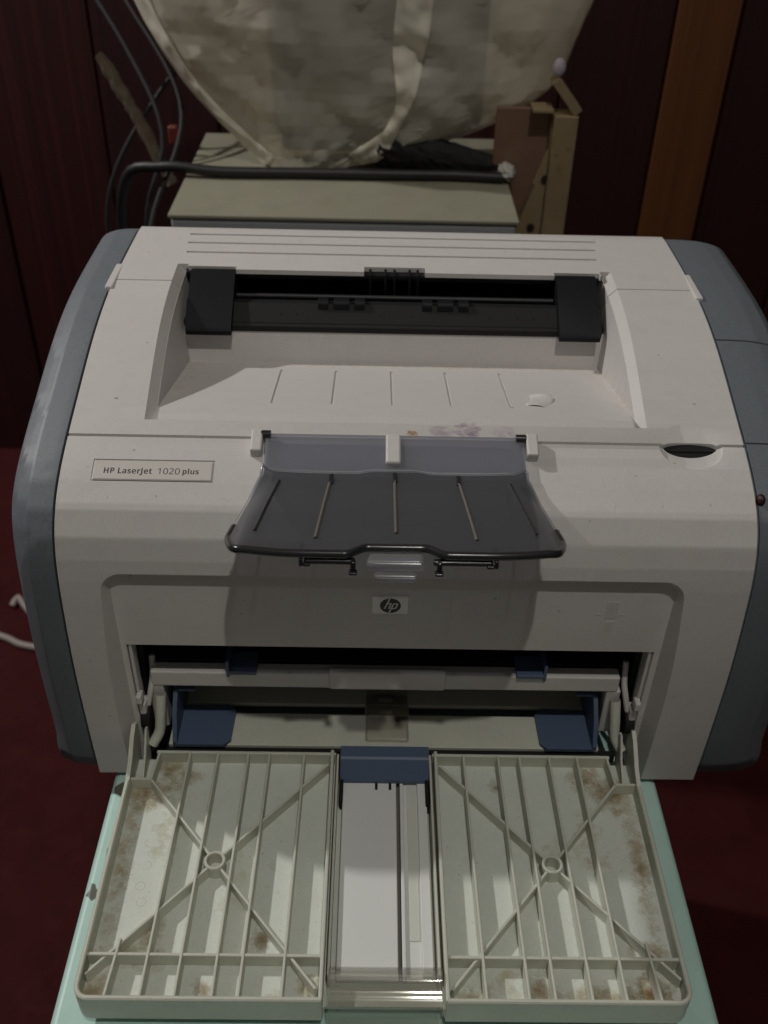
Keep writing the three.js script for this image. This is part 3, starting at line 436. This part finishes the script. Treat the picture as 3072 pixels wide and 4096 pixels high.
// ================================================================ the stool under the printer
{
  const mintTex = canvasTex(1024, 1024, (g, w, h) => {
    mottle(g, w, h, [186, 219, 211], 8, 61, 900, 6, 40); const r = rng(62);
    for (let i = 0; i < 160; i++) blob(g, r, r() * w, r() * h, 1 + r() * 5, css(110, 140, 132), 0.35);
    for (let i = 0; i < 26; i++) { const a = r() * w, b = r() * h, t = r() * 6; g.globalAlpha = 0.3; g.strokeStyle = css(120, 150, 142); g.lineWidth = 1 + r() * 2; g.beginPath(); g.moveTo(a, b); g.lineTo(a + 40 * Math.cos(t), b + 40 * Math.sin(t)); g.stroke(); g.globalAlpha = 1; }
    for (const [x, y] of [[20, 380], [28, 300], [14, 610], [1004, 420], [1010, 700], [16, 250]]) blob(g, r, x, y, 7 + r() * 5, css(74, 66, 56), 0.8);
  });
  const st = thing('stool', 'small mint green painted stool carrying the printer', 'stool', [-0.006, -0.46, -0.05]);
  const top = new RoundedBoxGeometry(0.290, 0.024, 0.46, 3, 0.004); top.translate(0, 0.444, 0); uvXZ(top, -0.145, 0.145, -0.23, 0.23);
  part('stool_top', top, std({ map: mintTex, roughness: 0.42 }), st);
  const leg = box(-0.017, 0.017, 0, 0.432, -0.017, 0.017, 0.003), mint = std({ map: mintTex, roughness: 0.45 });
  for (const x of [-0.115, 0.115]) for (const z of [-0.19, 0.19]) { const l = part('leg', leg, mint, st); l.position.set(x, 0, z); }
  for (const z of [-0.19, 0.19]) part('apron', box(-0.098, 0.098, 0.380, 0.430, z - 0.008, z + 0.008, 0.002), mint, st);
}
// ================================================================ room surfaces
{
  const floorTex = canvasTex(1024, 1024, (g, w, h) => { mottle(g, w, h, [60, 17, 18], 8, 71, 2200, 4, 30); const r = rng(72); for (let i = 0; i < 300; i++) blob(g, r, r() * w, r() * h, 1 + r() * 3, css(36, 14, 15), 0.5); });
  const fl = new THREE.PlaneGeometry(5, 5); fl.rotateX(-Math.PI / 2); fl.translate(0, -0.46, 0.6); uvBox(fl, 1.2);
  structure('floor', fl, phy({ map: floorTex, roughness: 0.8, specularIntensity: 0.3 }));
  const ce = new THREE.BoxGeometry(5, 0.05, 5); ce.translate(0, CEILING_Y + 0.025, 0.6);
  structure('bounce_ceiling', ce, std({ color: new THREE.Color().setRGB(0.17, 0.165, 0.155), roughness: 0.9 }));  // out of view, put in to bounce lamp light down
  const fillWall = new THREE.BoxGeometry(5, 3, 0.05); fillWall.translate(0, 1.0, 2.3);
  structure('wall', fillWall, std({ color: new THREE.Color().setRGB(0.32, 0.315, 0.305), roughness: 0.9 }));  // unseen pale wall behind the camera, added as front fill light
  // wood wall behind, built of upright boards
  const grain = (seed, base, streak) => canvasTex(256, 1024, (g, w, h) => { const r = rng(seed); mottle(g, w, h, base, 8, seed + 1, 60, 10, 40); for (let i = 0; i < 150; i++) { const x = r() * w; g.globalAlpha = 0.10 + r() * 0.2; g.strokeStyle = r() < 0.6 ? css(base[0] * 0.5, base[1] * 0.45, base[2] * 0.45) : css(...streak); g.lineWidth = 0.6 + r() * 3.5; g.beginPath(); g.moveTo(x, 0); let q = x; for (let y = 0; y <= h; y += 64) { q += (r() - 0.5) * 7; g.lineTo(q, y); } g.stroke(); } g.globalAlpha = 1; });
  const darkTex = [grain(81, [50, 16, 16], [78, 32, 25]), grain(84, [44, 14, 15], [68, 27, 22])], ochreTex = grain(87, [98, 58, 28], [128, 80, 38]);
  const wall = thing('wood_wall', 'dark reddish wooden board wall behind everything, with one ochre board', 'wall', [0, -0.46, -1.0]); wall.userData.kind = 'structure'; delete wall.userData.category;
  const xs = [-2.4, -2.2, -2.0, -1.84, -1.7, -1.54, -1.4, -1.25, -1.10, -0.96, -0.80, -0.66, -0.52, -0.37, -0.22, -0.08, 0.07, 0.215, 0.345, 0.425, 0.55, 0.69, 0.84, 1.0, 1.15, 1.3, 1.46, 1.6, 1.78, 1.95];
  for (let i = 0; i < xs.length - 1; i++) {
    const isO = i === 18, b = new RoundedBoxGeometry(xs[i + 1] - xs[i] - 0.003, 2.4, 0.02, 1, 0.002); b.translate((xs[i] + xs[i + 1]) / 2, 1.2, isO ? 0.003 : (i % 3) * 0.0012);
    const p = part('board', b, std({ map: isO ? ochreTex : darkTex[i % 2], roughness: 0.5 }), wall); if (isO) p.userData.label = 'ochre yellow board';
  }
}
// ================================================================ things behind the printer
{
  const cc = thing('metal_case', 'beige topped metal case with a slate grey front, behind the printer', 'case', [-0.0415, -0.46, -0.53]);
  const beige = std({ map: canvasTex(512, 512, (g, w, h) => { mottle(g, w, h, [142, 138, 121], 7, 91, 500, 5, 28); const r = rng(92); for (let i = 0; i < 60; i++) blob(g, r, r() * w, r() * h, 1 + r() * 2.5, css(120, 108, 82), 0.3); }, true, 4), roughness: 0.55 });
  part('case_top', box(-0.1395, 0.1395, 0.5965, 0.6000, -0.115, 0.1000, 0.0012), beige, cc);
  part('case_body', box(-0.1380, 0.1380, 0.0, 0.5957, -0.112, 0.0985, 0.003), std({ color: new THREE.Color().setRGB(0.30, 0.31, 0.33), roughness: 0.5 }), cc);
  // black power lead across the case top
  const lead = part(numbered('power_cord'), tube([[-0.255, -0.30, -0.56], [-0.252, 0.02, -0.55], [-0.238, 0.128, -0.535], [-0.20, 0.147, -0.522], [-0.15, 0.1455, -0.517], [-0.08, 0.1450, -0.5195], [0.0, 0.1452, -0.520], [0.05, 0.1450, -0.5215], [0.092, 0.1452, -0.5175]], 0.0046, 90, 12), std({ color: new THREE.Color().setRGB(0.012, 0.012, 0.013), roughness: 0.5 }));
  tag(lead, 'thick black cord lying across the beige case top', 'cord');
  const tp = new THREE.SphereGeometry(1, 24, 16); const tpp = tp.attributes.position; for (let i = 0; i < tpp.count; i++) { const v = V().fromBufferAttribute(tpp, i), k = 1 + 0.32 * noise3(v.x * 2.1, v.y * 2.1, v.z * 2.1); tpp.setXYZ(i, 0.0965 + v.x * 0.0072 * k, 0.1475 + v.y * 0.0066 * k, -0.5265 + v.z * 0.0125 * k); } tp.computeVertexNormals();
  tag(part(numbered('tape_knot'), tp, std({ color: new THREE.Color().setRGB(0.5, 0.48, 0.45), roughness: 0.6 })), 'crumpled white tape knot at the black cord end', 'tape');
  // fuzzy black brush-like lump
  const lump = []; for (let k = 0; k <= 24; k++) { const t = k / 24, x = -0.030 + t * 0.122, r = 0.0185 * (1 - 0.80 * t) * Math.sqrt(Math.min(1, t * 6 + 0.12)) + 0.003; lump.push(Array.from({ length: 28 }, (_, i) => { const a = i / 28 * Math.PI * 2, q = r * (1 + 0.16 * noise3(x * 90, Math.cos(a) * 2.5, Math.sin(a) * 2.5) + 0.10 * noise3(x * 300, Math.cos(a) * 6, Math.sin(a) * 6)); return [x, 0.1430 + 0.016 * (1 - t) + 0.004 + q * Math.sin(a), -0.560 + t * 0.018 + q * Math.cos(a)]; })); }
  tag(part(numbered('duster_brush'), toCreasedNormals(ringSolid(lump), 1.2), std({ color: new THREE.Color().setRGB(0.010, 0.010, 0.010), roughness: 0.85 })), 'tapering fuzzy black brush lying behind the cord', 'brush');
}
// the plastic bag and the dark device it wraps
{
  const rows = [[0.1400, -0.118, -0.036], [0.1480, -0.126, 0.000], [0.158, -0.137, 0.030], [0.172, -0.152, 0.072], [0.187, -0.166, 0.104], [0.203, -0.180, 0.126], [0.218, -0.190, 0.140], [0.235, -0.201, 0.146], [0.255, -0.211, 0.152], [0.285, -0.223, 0.163], [0.33, -0.236, 0.176], [0.40, -0.245, 0.185], [0.47, -0.22, 0.165], [0.50, -0.10, 0.06]];
  const cl = new THREE.CatmullRomCurve3(rows.map(([y, l]) => V(l, y, 0))), cr = new THREE.CatmullRomCurve3(rows.map(([y, , r]) => V(r, y, 0)));
  const surf = (a, v, grow = 0) => {
    const L = cl.getPoint(v), R = cr.getPoint(v), xc = (L.x + R.x) / 2, hx = (R.x - L.x) / 2, y = (L.y + R.y) / 2;
    const depth = 0.014 + 0.036 * THREE.MathUtils.smoothstep(v, 0.0, 0.75);
    const p = V(xc + hx * Math.cos(a), y, -0.570 + depth * Math.sin(a) + 0.010 * (1 - v));
    const fx = p.x * 0.8 + p.y * 0.6, fy = p.y * 0.8 - p.x * 0.6; const crk = (f, sd) => 1 - Math.abs(noise3(fx * f, fy * f * 0.45, sd)); const n = 0.0045 * crk(13, 5) ** 3 + 0.0028 * crk(31, 9) ** 4 + 0.006 * noise3(p.x * 9, p.y * 9, Math.sin(a) * 1.5) + 0.0035 * noise3(p.x * 24 + p.y * 30, p.y * 20, 3 + Math.sin(a)) + 0.0018 * noise3(p.x * 70, p.y * 55, 7);
    const crease = 0.004 * Math.pow(Math.abs(Math.sin(p.x * 34 + p.y * 22 + 2 * noise3(p.x * 5, p.y * 5, 1))), 8);
    const pleat = 0.0065 * Math.pow(Math.abs(Math.sin(a * 4.5 + 1.8 * noise3(v * 2.2, a * 0.5, 4))), 3) * (0.35 + 0.65 * v) + 0.003 * Math.pow(Math.abs(Math.sin(a * 11 + 2.5 * noise3(v * 3, a, 8))), 5);
    p.z += (n - crease + pleat) * Math.max(0.15, Math.sin(a)) + grow; return p;
  };
  const bag = thing('plastic_bag', 'large translucent beige plastic bag draped over a dark device behind the printer', 'bag', [-0.03, 0.14, -0.585]);
  const rings = []; for (let k = 0; k <= 90; k++) rings.push(Array.from({ length: 120 }, (_, i) => { const p = surf(i / 120 * Math.PI * 2, k / 90); return [p.x + 0.03, p.y - 0.14, p.z + 0.585]; }));
  const film = phy({ color: new THREE.Color().setRGB(0.92, 0.88, 0.77), transmission: 0.60, roughness: 0.28, thickness: 0, ior: 1.45, side: THREE.DoubleSide });
  part('bag_film', toCreasedNormals(mergeVertices(ringSolid(rings)), 1.4), film, bag);
  // gathered folds: doubled film running down the bag
  const fold = (pts, w, flat) => { const c = new THREE.CatmullRomCurve3(pts.map(([x, y]) => V(x, y, 0))); const find = (x, y) => { let v = 0, lo = 0, hi = 1; for (let i = 0; i < 30; i++) { v = (lo + hi) / 2; cl.getPoint(v).y + cr.getPoint(v).y > 2 * y ? hi = v : lo = v; } const L = cl.getPoint(v).x, R = cr.getPoint(v).x; return surf(Math.acos(THREE.MathUtils.clamp((x - (L + R) / 2) / ((R - L) / 2), -0.995, 0.995)), v, 0.0016); };
    return sheet((u, t) => { const p = c.getPoint(t), q = c.getTangent(t), k = (u - 0.5) * w * (flat ? 0.95 - 0.3 * t + 0.5 * noise3(t * 3.1, u > 0.5 ? 2 : 7, 1) : 0.75 + 0.35 * Math.sin(t * 7 + 1)); const r = find(p.x - q.y * k, p.y + q.x * k); r.z += 0.0012 * Math.sin(u * Math.PI); return V(r.x + 0.03, r.y - 0.14, r.z + 0.585); }, 10, 60, 0.0006); };
  const film2 = phy({ color: new THREE.Color().setRGB(0.92, 0.87, 0.75), transmission: 0.16, roughness: 0.5, thickness: 0, ior: 1.45, side: THREE.DoubleSide });
  part('bag_fold', fold([[-0.222, 0.30], [-0.205, 0.262], [-0.182, 0.224], [-0.158, 0.192], [-0.132, 0.162], [-0.112, 0.144]], 0.016), film2, bag);
  part('bag_fold', fold([[0.012, 0.29], [0.008, 0.240], [0.006, 0.205], [-0.004, 0.178], [-0.018, 0.158], [-0.030, 0.145]], 0.026), film2, bag);
  const dev = thing('wrapped_device', 'dark grey device seen dimly inside the plastic bag', 'device', [-0.02, 0.142, -0.572]);
  part('device_body', box(-0.085, 0.095, 0.030, 0.27, -0.020, 0.020, 0.012, 4), std({ color: new THREE.Color().setRGB(0.10, 0.09, 0.09), roughness: 0.6 }), dev);
  part('device_foot', box(-0.080, 0.030, 0.010, 0.030, -0.014, 0.018, 0.006), M.black, dev);
}
// cream wooden frame with a brown panel at the right
{
  const cream = std({ map: canvasTex(512, 512, (g, w, h) => { mottle(g, w, h, [142, 124, 94], 10, 101, 500, 5, 30); const r = rng(102); for (let i = 0; i < 60; i++) blob(g, r, r() * w, r() * h, 1 + r() * 4, css(110, 88, 58), 0.4); }, true, 4), roughness: 0.6 });
  const brown = std({ map: canvasTex(512, 512, (g, w, h) => mottle(g, w, h, [118, 90, 74], 9, 103, 500, 5, 30), true, 4), roughness: 0.65 });
  const f = thing('wooden_frame', 'cream wooden frame with a brown panel and dark screws at the right of the bag', 'frame', [0.125, -0.46, -0.53]);
  part('post', box(0.006, 0.0265, 0, 0.6570, -0.012, 0.012, 0.0015), cream, f);
  const tri = new THREE.Shape(); [[-0.0175, 0.30], [-0.0175, 0.5500], [0.0055, 0.6250], [0.0055, 0.30]].forEach(([a, b], i) => i ? tri.lineTo(a, b) : tri.moveTo(a, b));
  const tg = new THREE.ExtrudeGeometry(tri, { depth: 0.010, bevelEnabled: true, bevelThickness: 0.001, bevelSize: 0.001, bevelSegments: 1 }); tg.translate(0, 0, -0.004); part('gusset', uvBox(tg), cream, f);
  part('panel', box(-0.0400, 0.0055, 0.28, 0.6580, -0.014, -0.006, 0.001), brown, f);
  part('ledge', box(-0.012, 0.0055, 0.6582, 0.6612, -0.014, 0.010, 0.0008), cream, f);
  const cap = new THREE.BoxGeometry(0.0325, 0.0075, 0.022); cap.rotateZ(-0.86); cap.translate(0.0150, 0.6715, 0); part('brace', uvBox(cap), cream, f);
  for (const [x, y, z] of [[0.0048, 0.6030, 0.0075], [-0.0030, 0.5600, 0.0075]]) { const s = new THREE.CylinderGeometry(0.0034, 0.0034, 0.002, 16); s.rotateX(Math.PI / 2); s.translate(x, y, z); part('screw', s, std({ color: new THREE.Color().setRGB(0.02, 0.014, 0.012), roughness: 0.5 }), f); }
  const bit = new THREE.SphereGeometry(1, 14, 10); bit.scale(0.0055, 0.0075, 0.005); bit.translate(0.131, 0.233, -0.525); tag(part(numbered('tape_knot'), bit, std({ color: new THREE.Color().setRGB(0.42, 0.38, 0.42), roughness: 0.6 })), 'small pale tape knot on top of the cream frame', 'tape');
}
// dark clutter at the left
{
  const blackRub = std({ color: new THREE.Color().setRGB(0.012, 0.011, 0.011), roughness: 0.7 });
  const cords = [
    [[-0.26, -0.46, -0.62], [-0.25, -0.1, -0.60], [-0.27, 0.08, -0.58], [-0.21, 0.19, -0.60], [-0.16, 0.22, -0.66]],
    [[-0.30, -0.46, -0.58], [-0.235, -0.05, -0.56], [-0.225, 0.09, -0.545], [-0.205, 0.16, -0.56], [-0.235, 0.22, -0.60], [-0.30, 0.30, -0.66]],
    [[-0.22, -0.46, -0.50], [-0.215, 0.0, -0.48], [-0.212, 0.10, -0.50], [-0.19, 0.18, -0.58], [-0.25, 0.26, -0.66]],
  ];
  const cl = ['black cord looping up beside the bag, nearest it', 'black cord rising left of the case and bending away left', 'black cord climbing along the left face of the case'];
  cords.forEach((c, i) => tag(part(numbered('black_cord'), tube(c, 0.0022, 60, 8), blackRub), cl[i], 'cord'));
  const stick = tube([[-0.262, 0.218, -0.60], [-0.246, 0.192, -0.595], [-0.232, 0.168, -0.59], [-0.220, 0.142, -0.585], [-0.205, 0.112, -0.58]], 0.0055, 30, 8); const sp = stick.attributes.position; for (let i = 0; i < sp.count; i++) { const k = 0.0022 * noise3(sp.getX(i) * 80, sp.getY(i) * 80, sp.getZ(i) * 80); sp.setX(i, sp.getX(i) + k); } stick.computeVertexNormals();
  tag(part(numbered('worn_strap'), stick, std({ color: new THREE.Color().setRGB(0.10, 0.078, 0.052), roughness: 0.8 })), 'worn tan strap hanging among the dark cords at left', 'strap');
  tag(part(numbered('red_plug'), box(-0.203, -0.194, 0.150, 0.166, -0.580, -0.572, 0.002), std({ color: new THREE.Color().setRGB(0.16, 0.03, 0.022), roughness: 0.5 })), 'small dull red plug among the dark cords', 'plug');
  const white = std({ color: new THREE.Color().setRGB(0.30, 0.25, 0.23), roughness: 0.5 });
  tag(part(numbered('white_cord'), tube([[-0.56, -0.4555, -0.585], [-0.478, -0.4555, -0.560], [-0.450, -0.4555, -0.546], [-0.425, -0.4555, -0.540], [-0.33, -0.4555, -0.52]], 0.0045, 30, 8), white), 'pale thin cord lying on the floor at the left edge', 'cord');
  tag(part(numbered('white_cord'), tube([[-0.480, -0.4555, -0.615], [-0.474, -0.450, -0.626], [-0.462, -0.4535, -0.612], [-0.445, -0.4555, -0.596], [-0.40, -0.4555, -0.56]], 0.0042, 24, 8), white), 'short curled pale cord end beside the left grey panel', 'cord');
}
// ================================================================ lamps
for (const L of lampSpecs) {
  const t = thing(L.name, L.label, 'lamp', L.pos, undefined);
  part('bulb', new THREE.SphereGeometry(L.radius, 24, 16), std({ color: 0x111111, emissive: new THREE.Color().setRGB(...L.color), emissiveIntensity: 14 }), t);
  part('bulb_cap', (() => { const g = new THREE.CylinderGeometry(0.013, 0.013, 0.03, 16); g.translate(0, L.radius + 0.013, 0); return g; })(), M.black, t);
  part('hanging_wire', (() => { const h = CEILING_Y - L.pos[1] - L.radius - 0.028; const g = new THREE.CylinderGeometry(0.003, 0.003, h, 8); g.translate(0, L.radius + 0.028 + h / 2, 0); return g; })(), M.black, t);
  const p = new THREE.PointLight(new THREE.Color().setRGB(...L.color), L.candela, 0, 2); p.castShadow = true; p.shadow.radius = L.radius / 0.02; p.position.set(...L.pos); scene.add(p);
}
renderer.render(scene, camera);
